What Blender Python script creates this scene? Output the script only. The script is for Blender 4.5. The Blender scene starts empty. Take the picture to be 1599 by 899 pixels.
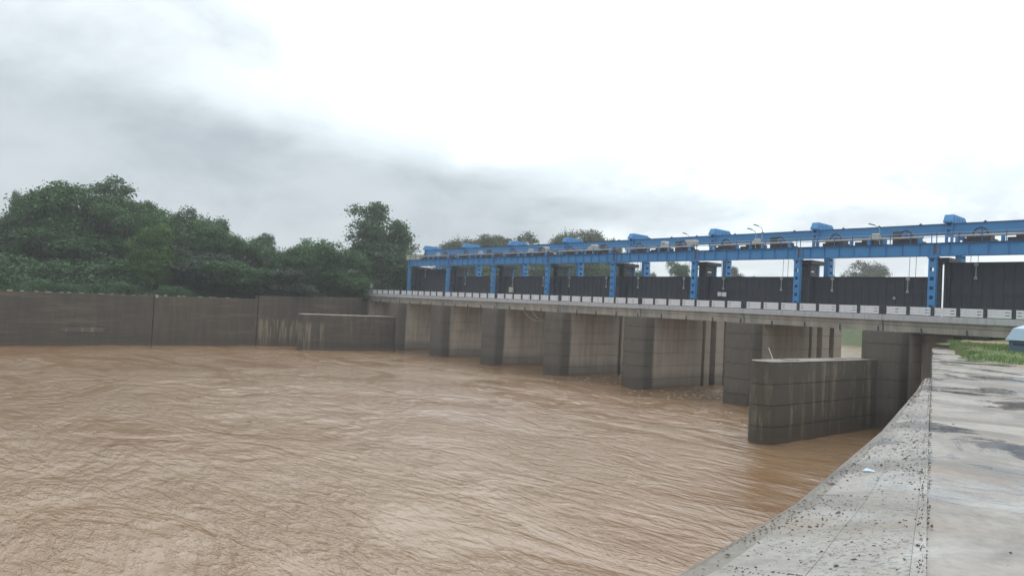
import bpy, bmesh, math, random
import numpy as np
from mathutils import Vector, Matrix
random.seed(7); rng = np.random.default_rng(7)
C = bpy.context.scene.collection
SC = bpy.context.scene
Z0 = 8.13                       # eye height above the river
# ------------------------------------------------------------------ camera
cd = bpy.data.cameras.new('camera'); cam = bpy.data.objects.new('camera', cd); C.objects.link(cam)
cd.sensor_width = 36; cd.lens = 36 * 1100 / 1599; cd.clip_start = .1; cd.clip_end = 6000
def _d(x, y):
    v = Vector((x - 799.5, -(y - 449.5), -1100.)); return v.normalized()
_a = -_d(-110, 430); _b = _d(2119, 541); _c = _a.cross(_b).normalized(); _b = _c.cross(_a)
R = Matrix((_a, _b, _c)).to_4x4()
cam.matrix_world = Matrix.Translation((0, 0, Z0)) @ R
SC.camera = cam
# ------------------------------------------------------------------ exposure
SC.view_settings.view_transform = 'Standard'; SC.view_settings.look = 'None'
SC.view_settings.exposure = 0.0; SC.view_settings.gamma = 1
SC.cycles.max_bounces = 6; SC.cycles.volume_bounces = 0
# ------------------------------------------------------------------ node helper
class NT:
    def __init__(s, nt): s.nt = nt; nt.nodes.clear()
    def n(s, t, ins=None, **props):
        o = s.nt.nodes.new(t)
        for k, v in props.items(): setattr(o, k, v)
        for k, v in (ins or {}).items():
            sock = o.inputs[k]
            if isinstance(v, bpy.types.NodeSocket): s.nt.links.new(v, sock)
            elif isinstance(v, bpy.types.Node): s.nt.links.new(v.outputs[0], sock)
            else: sock.default_value = v
        return o
    def math(s, op, a, b=0., c=None, clamp=False):
        i = {0: a, 1: b}
        if c is not None: i[2] = c
        return s.n('ShaderNodeMath', i, operation=op, use_clamp=clamp).outputs[0]
    def mix(s, f, a, b, mode='MIX'):
        o = s.nt.nodes.new('ShaderNodeMix'); o.data_type = 'RGBA'; o.blend_type = mode
        for k, v in ((0, f), (6, a), (7, b)):
            if isinstance(v, bpy.types.NodeSocket): s.nt.links.new(v, o.inputs[k])
            else: o.inputs[k].default_value = v if not isinstance(v, tuple) or len(v) == 4 else (*v, 1)
        return o.outputs[2]
    def ramp(s, v, lo, hi, smooth=True, a=0., b=1.):
        return s.n('ShaderNodeMapRange', {0: v, 1: lo, 2: hi, 3: a, 4: b}, interpolation_type='SMOOTHSTEP' if smooth else 'LINEAR').outputs[0]
    def mapped(s, vec, scale, loc=(0, 0, 0), rot=(0, 0, 0)):
        return s.n('ShaderNodeMapping', {'Vector': vec, 'Scale': scale, 'Location': loc, 'Rotation': rot}).outputs[0]
    def noise(s, vec, scale, detail=4, rough=.55, dist=0.):
        return s.n('ShaderNodeTexNoise', {'Vector': vec, 'Scale': scale, 'Detail': detail, 'Roughness': rough, 'Distortion': dist}).outputs[0]
# ------------------------------------------------------------------ world: hazy sky under broken cloud
SUN_EL, SUN_AZ = math.radians(52), math.radians(-15)       # azimuth from +Y towards +X
W = bpy.data.worlds.new('World'); SC.world = W; W.use_nodes = True
t = NT(W.node_tree)
sky = t.n('ShaderNodeTexSky', sky_type='NISHITA', sun_disc=False, sun_elevation=SUN_EL, sun_rotation=SUN_AZ)
skyc = t.n('ShaderNodeVectorMath', {0: sky.outputs[0], 3: .1}, operation='SCALE').outputs[0]
dirv = t.n('ShaderNodeTexCoord').outputs['Generated']
sp = t.n('ShaderNodeSeparateXYZ', {0: dirv}); dx, dy, dz = sp.outputs
zz = t.math('MAXIMUM', t.math('ADD', dz, .22), .1)
pl = t.n('ShaderNodeCombineXYZ', {0: t.math('DIVIDE', dx, zz), 1: t.math('DIVIDE', dy, zz), 2: 0.}).outputs[0]
n1 = t.noise(pl, .9, 6, .52, .3)
n2 = t.noise(pl, 2.6, 5, .55, .2)
yb = t.ramp(dz, .26, .13, a=.17, b=.80)
n3 = t.noise(t.mapped(dirv, (1, 1, 1.9), (3.1, 1.7, .4)), 4.2, 6, .58, .25)
e = t.math('SUBTRACT', t.math('SUBTRACT', dy, yb), t.math('MULTIPLY', t.math('SUBTRACT', n1, .5), .9))
e = t.math('ADD', e, t.math('MULTIPLY', t.math('SUBTRACT', n2, .5), .22))
e = t.math('ADD', e, t.math('MULTIPLY', t.math('SUBTRACT', n3, .5), .50))
grey = t.ramp(e, .32, -.26)
thin = t.math('MULTIPLY', t.ramp(n3, .40, .60), .85)
greyc = t.mix(t.ramp(n3, .34, .68), (.51, .575, .625), (.68, .75, .79))
greyc = t.mix(t.ramp(dz, .22, .42), greyc, (.66, .735, .775))
top = t.ramp(dz, .40, .66)
bright = t.mix(t.math('MULTIPLY', thin, t.ramp(dz, .40, .10)), (1.5, 1.62, 1.66), (.72, .81, .88))
bright = t.mix(top, bright, (2.35, 2.42, 2.45))
cloud = t.mix(grey, bright, t.mix(top, greyc, (1.25, 1.32, 1.36)))
low = t.ramp(dz, .10, .0)
cloud = t.mix(t.math('MULTIPLY', low, .45), cloud, (.74, .80, .86))
full = t.mix(.93, skyc, cloud)
bg = t.n('ShaderNodeBackground', {0: full, 1: 1.0})
t.n('ShaderNodeOutputWorld', {0: bg})
# ------------------------------------------------------------------ sun (veiled by cloud)
sl = bpy.data.lights.new('sun', 'SUN'); sl.energy = .6; sl.angle = math.radians(30); sl.color = (1, .96, .9)
so = bpy.data.objects.new('sun', sl); C.objects.link(so)
sd = Vector((math.sin(SUN_AZ) * math.cos(SUN_EL), math.cos(SUN_AZ) * math.cos(SUN_EL), math.sin(SUN_EL)))
so.rotation_euler = sd.to_track_quat('Z', 'Y').to_euler()
# ------------------------------------------------------------------ materials
def mat(name):
    m = bpy.data.materials.new(name); m.use_nodes = True; m.displacement_method = 'BUMP'; return m, NT(m.node_tree)
def finish(t, col, rough=.7, bump=None, bstr=.3, bdist=.02, metal=0., spec=.5, extra=None):
    i = {'Base Color': col if not isinstance(col, tuple) else (*col, 1), 'Roughness': rough, 'Metallic': metal, 'Specular IOR Level': spec}
    if bump is not None:
        i['Normal'] = t.n('ShaderNodeBump', {'Height': bump, 'Strength': bstr, 'Distance': bdist}).outputs[0]
    i.update(extra or {})
    p = t.n('ShaderNodeBsdfPrincipled', i); t.n('ShaderNodeOutputMaterial', {0: p}); return p
def simple(name, col, rough=.6, var=.25, scale=3., metal=0., streak=0., dirt=(.12, .10, .08)):
    m, t = mat(name); P = t.n('ShaderNodeNewGeometry').outputs[0]
    a = t.noise(P, scale, 5, .6)
    dark = tuple(c * (1 - var) for c in col); lite = tuple(min(1, c * (1 + var * .6)) for c in col)
    c = t.mix(a, dark, lite)
    if streak:
        s = t.noise(t.mapped(P, (2.2, 2.2, .25)), 2.2, 4, .65)
        c = t.mix(t.math('MULTIPLY', t.ramp(s, .5, .75), streak), c, dirt)
    finish(t, c, rough, a, .15, .01, metal); return m
def concrete(name, light, dark, wet_y=False, streak=.7, moss=.0, lime=.3, sharp=False, rough=.8, tide=True, hor=False):
    m, t = mat(name); P = t.n('ShaderNodeNewGeometry').outputs[0]
    x, y, z = t.n('ShaderNodeSeparateXYZ', {0: P}).outputs
    s1 = t.noise(t.mapped(P, (1, 1, .10)), 1.3, 5, .62)
    s2 = t.noise(t.mapped(P, (1, 1, .05), (31, 7, 0)), 3.4, 4, .6)
    s3 = t.noise(t.mapped(P, (1, 1, .45), (11, 47, 5)), 1.1, 5, .6)
    b = t.noise(P, .55, 5, .6); f = t.noise(P, 14, 4, .6)
    k = t.math('MULTIPLY', t.ramp(t.math('ADD', s1, t.math('MULTIPLY', b, .4)), .50 if sharp else .52, .72 if sharp else .86), streak)
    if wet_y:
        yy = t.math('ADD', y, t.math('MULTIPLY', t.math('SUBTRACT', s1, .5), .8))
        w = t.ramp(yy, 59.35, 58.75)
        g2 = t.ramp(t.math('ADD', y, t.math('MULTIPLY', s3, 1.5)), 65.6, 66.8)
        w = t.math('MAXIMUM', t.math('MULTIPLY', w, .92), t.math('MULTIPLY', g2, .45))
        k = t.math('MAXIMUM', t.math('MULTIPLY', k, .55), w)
    c = t.mix(k, light, dark)
    c = t.mix(t.ramp(f, .3, .75, a=0., b=.16), c, (.30, .27, .23))
    ls = t.math('MULTIPLY', t.math('MULTIPLY', t.ramp(s2, .56, .72), t.ramp(s3, .50, .66)), lime)
    c = t.mix(ls, c, (.36, .33, .27))
    if hor:
        hb_ = t.noise(t.mapped(P, (.12, .12, 2.6)), 1.4, 5, .65)
        c = t.mix(t.math('MULTIPLY', t.ramp(hb_, .38, .66), t.math('MULTIPLY', t.ramp(y, 26., 22.), .85)), c, (.055, .05, .042))
        loc_ = t.math('MULTIPLY', t.math('MULTIPLY', t.ramp(y, 37.5, 38.3), t.ramp(y, 46., 44.)), t.math('MULTIPLY', t.ramp(s2, .47, .56), t.ramp(z, 4.4, 3.6)))
        c = t.mix(t.math('MULTIPLY', loc_, .8), c, (.26, .21, .15))
        c = t.mix(t.math('MULTIPLY', t.ramp(t.noise(t.mapped(P, (.1, .1, 1.1), (3, 3, 3)), 1.2, 4, .6), .52, .7), .5), c, (.17, .13, .09))
    if moss:
        c = t.mix(t.math('MULTIPLY', t.ramp(t.noise(P, .8, 4, .6), .5, .7), moss), c, (.085, .085, .045))
    if tide:
        zz = t.math('ADD', z, t.math('MULTIPLY', s1, .5))
        c = t.mix(t.math('MULTIPLY', t.ramp(zz, 2.3, .9), .5), c, (.052, .044, .034))
        c = t.mix(t.math('MULTIPLY', t.ramp(zz, .75, .40), .5), c, (.11, .07, .045))
    finish(t, c, rough, t.math('ADD', f, t.math('MULTIPLY', s3, .6)), .35, .02); return m
M = {}
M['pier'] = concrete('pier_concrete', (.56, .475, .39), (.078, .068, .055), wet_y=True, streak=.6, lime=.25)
M['guide'] = concrete('guide_wall_concrete', (.23, .195, .14), (.058, .050, .038), streak=.9, moss=.3, lime=1., sharp=True)
M['bank'] = concrete('bank_wall_concrete', (.080, .057, .038), (.036, .027, .020), streak=.8, moss=.25, lime=.3, hor=True)
M['fascia'] = concrete('fascia_concrete', (.44, .405, .35), (.24, .215, .185), streak=.7, lime=.1, tide=False)
M['white'] = simple('white_paint', (.85, .85, .88), .6, .18, 5, streak=.35, dirt=(.33, .33, .34))
M['kerb'] = simple('kerb_paint', (.52, .52, .54), .65, .22, 4, streak=.5, dirt=(.25, .25, .25))
M['post'] = simple('post_paint', (.045, .05, .075), .55, .3, 6)
M['asphalt'] = simple('asphalt', (.055, .055, .058), .8, .3, 8)
M['blue'] = simple('blue_steel', (.062, .275, .58), .62, .14, 1.5, streak=.22, dirt=(.10, .20, .34))
M['blue_dark'] = simple('blue_edge_steel', (.03, .11, .28), .5, .25, 2)
M['rust'] = simple('rusty_plate', (.20, .12, .13), .7, .3, 3, streak=.5)
M['gate'] = simple('gate_steel', (.050, .056, .076), .7, .3, 1.1, streak=.6, dirt=(.078, .082, .098))
M['guide_steel'] = simple('guide_steel', (.05, .065, .085), .55, .3, 1.1, streak=.4, dirt=(.07, .075, .07))
M['machine'] = simple('machine_grey', (.038, .044, .062), .6, .3, 3)
M['pipe'] = simple('shaft_grey', (.36, .35, .33), .5, .2, 2)
M['pale'] = simple('pale_cover', (.50, .50, .48), .5, .15, 3)
M['cream'] = simple('cream_box', (.62, .60, .50), .5, .12, 3)
M['lug'] = simple('galvanised', (.42, .42, .42), .5, .2, 6)
M['rope'] = simple('wire_rope', (.09, .09, .09), .6, .2, 6)
M['roofblue'] = simple('pale_blue_sheet', (.34, .47, .58), .45, .12, 3)
M['wallblue'] = simple('slate_blue_sheet', (.09, .155, .23), .5, .2, 3)
M['bark'] = simple('bark', (.075, .06, .045), .9, .35, 5)
M['cloth'] = simple('white_cloth', (.62, .62, .60), .9, .1, 3)
M['plastic'] = simple('blue_plastic', (.45, .6, .7), .4, .1, 9)
M['litter'] = simple('dark_litter', (.10, .082, .068), .9, .5, 40)
def leafmat(name, a, b, c):
    m, t = mat(name); P = t.n('ShaderNodeNewGeometry').outputs[0]
    r = t.n('ShaderNodeObjectInfo').outputs['Random']
    n = t.noise(P, .33, 3, .6); n_ = t.noise(P, 2.1, 3, .6)
    col = t.mix(t.ramp(n, .35, .65), a, b)
    col = t.mix(t.ramp(n_, .48, .72, a=0., b=.7), col, c)
    col = t.mix(.4, col, t.mix(r, tuple(v * .75 for v in a), tuple(v * 1.3 for v in b)))
    d = t.n('ShaderNodeBsdfDiffuse', {0: col}); tr = t.n('ShaderNodeBsdfTranslucent', {0: col})
    g = t.n('ShaderNodeBsdfGlossy', {0: (.9, 1, .95, 1), 1: .55})
    s = t.n('ShaderNodeMixShader', {0: .22, 1: d.outputs[0], 2: tr.outputs[0]})
    s = t.n('ShaderNodeMixShader', {0: .03, 1: s.outputs[0], 2: g.outputs[0]})
    t.n('ShaderNodeOutputMaterial', {0: s}); return m
M['leaf_dark'] = leafmat('leaf_dark', (.046, .098, .044), (.066, .132, .054), (.11, .19, .07))
M['leaf_mid'] = leafmat('leaf_mid', (.052, .118, .042), (.075, .16, .052), (.125, .23, .075))
M['leaf_bright'] = leafmat('leaf_bright', (.065, .135, .030), (.09, .18, .035), (.12, .22, .05))
M['leaf_grey'] = leafmat('leaf_grey', (.045, .070, .050), (.065, .095, .062), (.09, .12, .075))
M['leaf_olive'] = leafmat('leaf_olive', (.07, .09, .045), (.095, .12, .06), (.12, .14, .07))
M['grassblade'] = leafmat('grass_blade', (.11, .185, .055), (.155, .235, .08), (.21, .29, .115))
# ground
m, t = mat('ground_soil'); P = t.n('ShaderNodeNewGeometry').outputs[0]
a = t.noise(P, .12, 6, .6); b = t.noise(P, 1.6, 5, .65)
c = t.mix(t.ramp(b, .35, .7), (.10, .15, .05), (.16, .20, .08)); c = t.mix(t.ramp(a, .63, .73), c, (.27, .17, .10))
finish(t, c, .95, b, .6, .08); M['ground'] = m
m, t = mat('red_soil'); P = t.n('ShaderNodeNewGeometry').outputs[0]
a = t.noise(P, 1.3, 6, .6)
finish(t, t.mix(a, (.20, .11, .07), (.42, .28, .19)), .9, a, .6, .05); M['soil'] = m
# wet concrete apron
def wetslab(name, l, d, tan, puddle, speck=0.):
    m, t = mat(name); P = t.n('ShaderNodeNewGeometry').outputs[0]
    a = t.noise(P, .42, 6, .6, .6); b = t.noise(t.mapped(P, (1, 1, 1), (17, 3, 0)), .8, 6, .62, .5)
    f = t.noise(P, 9, 5, .65); g = t.noise(P, 40, 3, .7)
    c = t.mix(t.ramp(a, .42, .58), d, l)
    c = t.mix(t.math('MULTIPLY', t.ramp(b, .48, .66), .75), c, tan)
    c = t.mix(t.ramp(f, .35, .8, a=0., b=.35), c, tuple(v * .55 for v in d))
    wetm = t.ramp(t.noise(t.mapped(P, (1, 1, 1), (5, 23, 0)), .55, 6, .6, .8), .47, .60)
    edge = t.math('MULTIPLY', t.ramp(t.noise(t.mapped(P, (1, 1, 1), (5, 23, 0)), .55, 6, .6, .8), .60, .64), .45)
    c = t.mix(edge, c, tuple(v * .45 for v in d))
    crack = t.n('ShaderNodeTexNoise', {'Vector': t.mapped(P, (1, 1, 1), (9, 9, 0)), 'Scale': .9, 'Detail': 8., 'Roughness': .62}).outputs[0]
    cr = t.ramp(t.math('ABSOLUTE', t.math('SUBTRACT', crack, .5)), .006, .0)
    c = t.mix(t.math('MULTIPLY', cr, .35), c, (.06, .05, .045))
    if speck:
        v = t.ramp(t.noise(P, 22, 3, .7), .54, .60)
        zone = t.ramp(t.noise(P, .9, 4, .6), .40, .58)
        c = t.mix(t.math('MULTIPLY', t.math('MULTIPLY', v, zone), speck), c, (.05, .043, .038))
    ro = t.ramp(wetm, 0., 1., False, a=.5, b=puddle)
    ro = t.math('ADD', ro, t.math('MULTIPLY', t.math('SUBTRACT', f, .5), .25))
    hb = t.math('MULTIPLY', t.math('ADD', f, t.math('MULTIPLY', g, .5)), t.math('SUBTRACT', 1., t.math('MULTIPLY', wetm, .85)))
    finish(t, c, ro, hb, .3, .012, spec=.6); return m
M['apron'] = wetslab('wet_apron_concrete', (.275, .25, .22), (.115, .10, .086), (.23, .165, .115), .06)
M['coping'] = wetslab('wet_coping_concrete', (.30, .282, .255), (.13, .118, .10), (.215, .172, .13), .10, .8)
M['lip'] = wetslab('mossy_lip_concrete', (.21, .19, .16), (.11, .10, .085), (.23, .195, .15), .35, .4)
# muddy water
m, t = mat('muddy_water'); P = t.n('ShaderNodeNewGeometry').outputs[0]
w1_ = t.noise(t.mapped(P, (.55, 1.5, 1), (0, 0, 0), (0, 0, math.radians(-32))), .82, 5, .5, .3)
w2_ = t.noise(t.mapped(P, (.8, 2.0, 1), (7, 3, 0), (0, 0, math.radians(-10))), 2.9, 4, .52, .15)
w3 = t.noise(t.mapped(P, (1., 1.7, 1), (1, 9, 0), (0, 0, math.radians(-42))), 6.5, 4, .6)
w1 = t.math('SUBTRACT', 1., t.math('MULTIPLY', t.math('ABSOLUTE', t.math('SUBTRACT', w1_, .5)), 3.))
w2 = t.math('SUBTRACT', 1., t.math('MULTIPLY', t.math('ABSOLUTE', t.math('SUBTRACT', w2_, .5)), 3.))
h = t.math('ADD', t.math('MULTIPLY', w1, .55), t.math('ADD', t.math('MULTIPLY', w2, .17), t.math('MULTIPLY', w3, .085)))
mud = t.noise(P, .07, 5, .6, .6)
c = t.mix(t.ramp(mud, .35, .65), (.240, .134, .063), (.285, .184, .103))
quiet = t.ramp(t.noise(t.mapped(P, (.6, 1.2, 1), (4, 8, 0)), .16, 4, .6, .8), .36, .62, a=.34, b=1.15)
px_, py_, pz_ = t.n('ShaderNodeSeparateXYZ', {0: P}).outputs
lee = t.math('MULTIPLY', t.ramp(t.math('ADD', px_, t.math('MULTIPLY', py_, .22)), -17., -11.5), t.ramp(py_, 17., 26.))
quiet = t.math('MULTIPLY', quiet, t.math('SUBTRACT', 1., t.math('MULTIPLY', lee, .72)))
bump = t.n('ShaderNodeBump', {'Height': t.math('MULTIPLY', h, quiet), 'Strength': 1., 'Distance': .25}).outputs[0]
p = t.n('ShaderNodeBsdfPrincipled', {'Base Color': c, 'Roughness': .13, 'IOR': 1.85, 'Normal': bump, 'Specular IOR Level': .65})
t.n('ShaderNodeOutputMaterial', {0: p}); M['water'] = m
m, t = mat('foam'); P = t.n('ShaderNodeNewGeometry').outputs[0]
finish(t, t.mix(t.noise(P, 9, 4), (.42, .35, .28), (.68, .64, .58)), .6); M['foam'] = m
# ------------------------------------------------------------------ mesh helpers
class MB:
    def __init__(s): s.v = []; s.f = []
    def add(s, vs, fs):
        o = len(s.v); s.v += [tuple(v) for v in vs]; s.f += [tuple(i + o for i in f) for f in fs]; return s
    def box(s, x0, x1, y0, y1, z0, z1):
        return s.add([(x0,y0,z0),(x1,y0,z0),(x1,y1,z0),(x0,y1,z0),(x0,y0,z1),(x1,y0,z1),(x1,y1,z1),(x0,y1,z1)],
                     [(0,3,2,1),(4,5,6,7),(0,1,5,4),(1,2,6,5),(2,3,7,6),(3,0,4,7)])
    def prism(s, pts, z0, z1):                                   # counter-clockwise outline
        n = len(pts)
        a = [(p[0], p[1], z0) for p in pts] + [(p[0], p[1], z1) for p in pts]
        return s.add(a, [tuple(range(n))[::-1], tuple(range(n, 2*n))] + [(i, (i+1) % n, (i+1) % n + n, i+n) for i in range(n)])
    def tube(s, pts, r, n=8, r1=None, cap=True):
        pts = [Vector(p) for p in pts]; m = len(pts); vs = []
        for i, p in enumerate(pts):
            d = (pts[min(i+1, m-1)] - pts[max(i-1, 0)]).normalized()
            u = d.cross(Vector((0, 0, 1)));
            if u.length < .05: u = d.cross(Vector((1, 0, 0)))
            u.normalize(); w = d.cross(u)
            rr = r if r1 is None else r + (r1 - r) * i / max(1, m-1)
            vs += [p + (u * math.cos(k*2*math.pi/n) + w * math.sin(k*2*math.pi/n)) * rr for k in range(n)]
        fs = [(i*n+k, (i+1)*n+k, (i+1)*n+(k+1) % n, i*n+(k+1) % n) for i in range(m-1) for k in range(n)]
        if cap: fs += [tuple(range(n)), tuple(range((m-1)*n, m*n))[::-1]]
        return s.add(vs, fs)
    def mesh(s, name, bevel=0.):
        me = bpy.data.meshes.new(name); me.from_pydata(s.v, [], s.f)
        bm = bmesh.new(); bm.from_mesh(me)
        bmesh.ops.recalc_face_normals(bm, faces=bm.faces)
        if bevel: bmesh.ops.bevel(bm, geom=bm.edges[:], offset=bevel, segments=1, affect='EDGES', clamp_overlap=True)
        bm.to_mesh(me); bm.free(); return me
def link(name, me, m=None, parent=None, loc=(0, 0, 0), rot=(0, 0, 0), scale=None):
    if m is not None and not me.materials: me.materials.append(m)
    o = bpy.data.objects.new(name, me); C.objects.link(o); o.location = loc; o.rotation_euler = rot
    if scale: o.scale = scale
    if parent: o.parent = parent
    return o
def part(name, mb, m, parent, loc=(0, 0, 0), bevel=0., rot=(0, 0, 0)): return link(name, mb.mesh(name, bevel), m, parent, loc, rot)
def tag(o, label=None, cat=None, group=None, kind=None):
    for k, v in (('label', label), ('category', cat), ('group', group), ('kind', kind)):
        if v: o[k] = v
    return o
def thing(name, label, cat, loc=(0, 0, 0), group=None, rz=0.):
    o = bpy.data.objects.new(name, None); C.objects.link(o); o.location = loc; o.rotation_euler = (0, 0, rz)
    o.empty_display_size = .3
    return tag(o, label, cat, group)
def copy_tree(o, parent=None, loc=None, label=None):
    c = o.copy(); C.objects.link(c)
    if parent: c.parent = parent
    if loc is not None: c.location = loc
    if label: c['label'] = label
    for ch in list(o.children): copy_tree(ch, c)
    return c
S = 12.5; X0 = -24.05; XC = [X0 - S*k for k in range(-1, 8)]       # tower / pier centre lines, XC[0] is past the right edge of the picture
ORD = ['nearest', 'second', 'third', 'fourth', 'fifth', 'sixth', 'seventh', 'eighth', 'ninth']
# ------------------------------------------------------------------ ground, one sheet to the horizon
def xr(y):                                                         # right bank edge, follows the flared wing wall
    return np.where(y < 55, -.01 - .3538*y, np.where(y < 64, -20.5, -11.5))
def axis(lo, hi, step, far):
    a = list(np.arange(lo, hi + .01, step)); g = step
    while a[0] > -far: g *= 1.35; a.insert(0, a[0] - g)
    g = step
    while a[-1] < far: g *= 1.35; a.append(a[-1] + g)
    return np.array(a)
gx = axis(-130, 20, 1.0, 2200); gy = axis(-30, 290, 2.0, 2200)
X, Y = np.meshgrid(gx, gy, indexing='ij')
xl = np.where(Y < 40, -109.0, np.where(Y < 78, -115., -113 - .10*(Y-78)))
xre = np.where(Y < 55, -.01 - .3538*np.clip(Y, -60, 60) + 1.1, np.where(Y < 60, -18.3, np.where(Y < 78, -12., -9.)))
ins = (X > xl) & (X < xre) & (Y < 252)
hl = np.where(X < -60, 6.2, 6.40)
hl = np.where((X > -60) & (Y > 38) & (Y < 60), 6.40 + .075*np.clip(Y - 38., 0, 9), hl)
hl = np.where((X > -60) & (Y >= 60), 7.2, hl)
hl = np.where((X > -60) & (Y >= 80), 8.0, hl)
hl = np.where(Y > 260, 7.0, hl)
hl = hl + .0 * X
Z = np.where(ins, -3., hl)
def gridmesh(name, X, Y, Z):
    n, m_ = X.shape
    co = np.stack([X, Y, Z], -1).reshape(-1, 3)
    i = np.arange(n*m_).reshape(n, m_)
    q = np.stack([i[:-1, :-1], i[1:, :-1], i[1:, 1:], i[:-1, 1:]], -1).reshape(-1, 4)
    return qmesh(name, co, q)
def qmesh(name, co, q, k=4):
    me = bpy.data.meshes.new(name)
    me.vertices.add(len(co)); me.vertices.foreach_set('co', np.ascontiguousarray(co, dtype=np.float32).ravel())
    me.loops.add(q.size); me.loops.foreach_set('vertex_index', np.ascontiguousarray(q, dtype=np.int32).ravel())
    me.polygons.add(len(q)); me.polygons.foreach_set('loop_start', np.arange(0, q.size, k, dtype=np.int32))
    me.update(calc_edges=True); me.validate(); return me
g = link('ground', gridmesh('ground', X, Y, Z), M['ground']); tag(g, kind='structure')
# ------------------------------------------------------------------ river water
def vnoise(x, y, seed):
    r = np.random.default_rng(seed).random((256, 256)); xi = np.floor(x).astype(int); yi = np.floor(y).astype(int)
    fx = x - xi; fy = y - yi; fx = fx*fx*fx*(fx*(fx*6-15)+10); fy = fy*fy*fy*(fy*(fy*6-15)+10)
    a = r[xi % 256, yi % 256]; b = r[(xi+1) % 256, yi % 256]; c = r[xi % 256, (yi+1) % 256]; d = r[(xi+1) % 256, (yi+1) % 256]
    return (a*(1-fx)+b*fx)*(1-fy) + (c*(1-fx)+d*fx)*fy - .5
def rotxy(x, y, deg):
    c, s_ = math.cos(math.radians(deg)), math.sin(math.radians(deg)); return x*c - y*s_, x*s_ + y*c
wx = axis(-112, -1, .33, 1500); wy = axis(-14, 76, .33, 1500)
X, Y = np.meshgrid(wx, wy, indexing='ij')
Zw = np.zeros_like(X)
warp = vnoise(X/9+50, Y/9+80, 5)*1.6
for sc, amp, an, rt, sd_ in ((6., .11, 2.0, -30, 1), (2.8, .085, 2.0, -2, 2), (1.5, .08, 1.9, -50, 3), (.9, .06, 1.7, -22, 4)):
    a, b = rotxy(X, Y + warp, rt)
    n = vnoise(a/(sc*an) + 500, b/sc + 500, sd_)
    Zw += amp * (1 - 2.4*np.abs(n)) if sd_ > 1 else amp*2*n
calm = .62 + 1.1*vnoise(X/16 + 90, Y/9 + 40, 9)
near_gate = np.exp(-((Y-56)/9.)**2) * (X > -70) * 1.1
calm = calm * (1 + near_gate*.5)
shel = (X > -40) & (Y > 8) & (X > -24.5 - .2*(58-Y)); calm = np.where(shel, calm*.45, calm)
Zw *= .9*np.clip(calm, .2, 1.6); Zw = np.where((X < -112) | (Y > 76) | (X > -1) | (Y < -14), 0, Zw)
Zw -= Zw.mean()
wt = link('river_water', gridmesh('river_water', X, Y, Zw), M['water']); tag(wt, kind='structure')
for p_ in wt.data.polygons: pass
wt.data.polygons.foreach_set('use_smooth', [True]*len(wt.data.polygons))
# broken foam below the open bays
co = []; q = []
def fquad(x, y, z, l, w, a):
    dx_, dy_ = math.cos(a)*l/2, math.sin(a)*l/2; ex, ey = -math.sin(a)*w/2, math.cos(a)*w/2; o = len(co)
    co.extend([(x-dx_, y-dy_, z), (x+ex*1.2, y+ey*1.2, z+.03), (x+dx_, y+dy_, z), (x-ex, y-ey, z+.02)]); q.append((o, o+1, o+2, o+3))
for i in range(520):
    k = random.choice((1, 1, 1, 2, 2, 3)); xx = XC[k] - 2.2 - abs(random.gauss(0, 1))*4 - .5; yy = 58 + random.gauss(0, 1)*5 + 3
    if xx < XC[k] - 10: continue
    if yy > 74: continue
    s_ = random.uniform(.05, .2)
    fquad(xx, yy, random.uniform(.10, .20), s_*3.6, s_*.6, random.gauss(0, .35))
fm = link('river_foam', qmesh('river_foam', np.array(co), np.array(q)), M['foam']); tag(fm, 'broken pale foam on the brown water under the nearest open bays', 'foam', kind='stuff')
# ------------------------------------------------------------------ concrete lifts (pours with recessed joints)
LV = [-3.0, 1.08, 2.45, 3.82, 5.20, 6.56, 7.50]
def lifts(parent, outline, tops, m, inset=.055, z0=-3.):
    """stack of pours: each one its own part, upper edge rebated to give a recessed joint"""
    lo = z0
    cxm = sum(p[0] for p in outline)/len(outline); cym = sum(p[1] for p in outline)/len(outline)
    def ins_(d):
        o = []
        n = len(outline)
        for i in range(n):
            a = Vector(outline[i-1]); b = Vector(outline[i]); c_ = Vector(outline[(i+1) % n])
            e1 = (b-a).normalized(); e2 = (c_-b).normalized()
            nn = (Vector((-e1.y, e1.x)) + Vector((-e2.y, e2.x))); nn = nn.normalized() / max(.5, nn.normalized().dot(Vector((-e1.y, e1.x))))
            o.append((b.x + nn.x*d, b.y + nn.y*d))
        return o
    inn = ins_(inset)
    for hi in tops:
        n = len(outline); jt = .06; mb = MB()
        rings = [(outline, lo), (outline, hi - jt), (inn, hi - jt + .012), (inn, hi)]
        vs = [(p[0], p[1], z) for r_, z in rings for p in r_]
        fs = [tuple(range(n))[::-1], tuple(range(3*n, 4*n))]
        for r_ in range(3): fs += [(r_*n+i, r_*n+(i+1) % n, (r_+1)*n+(i+1) % n, (r_+1)*n+i) for i in range(n)]
        mb.add(vs, fs); part('concrete_lift', mb, m, parent); lo = hi
def arc(cx, cy, rx, ry, a0, a1, n): return [(cx + rx*math.cos(math.radians(a0+(a1-a0)*i/n)), cy + ry*math.sin(math.radians(a0+(a1-a0)*i/n))) for i in range(n+1)]
def pier_outline(x0, x1, yn, y1):
    cx_ = (x0+x1)/2; r = (x1-x0)/2
    nose = arc(cx_, yn + .75, r, .75, 180, 360, 10)
    # slots for the stoplogs and the gate, on both faces (Y 67.9-68.5 stoplog, 69.2-70.2 gate, 71.7-72.6 rear)
    R_ = [(x1, 67.5), (x1-.35, 67.5), (x1-.35, 68.1), (x1, 68.1), (x1, 69.1), (x1-.9, 69.1), (x1-.9, 70.2), (x1, 70.2), (x1, 71.7), (x1-.5, 71.7), (x1-.5, 72.7), (x1, 72.7), (x1, y1)]
    L_ = [(x0 + (x1 - p[0]), p[1]) for p in R_][::-1]
    return nose + R_ + L_
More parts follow.
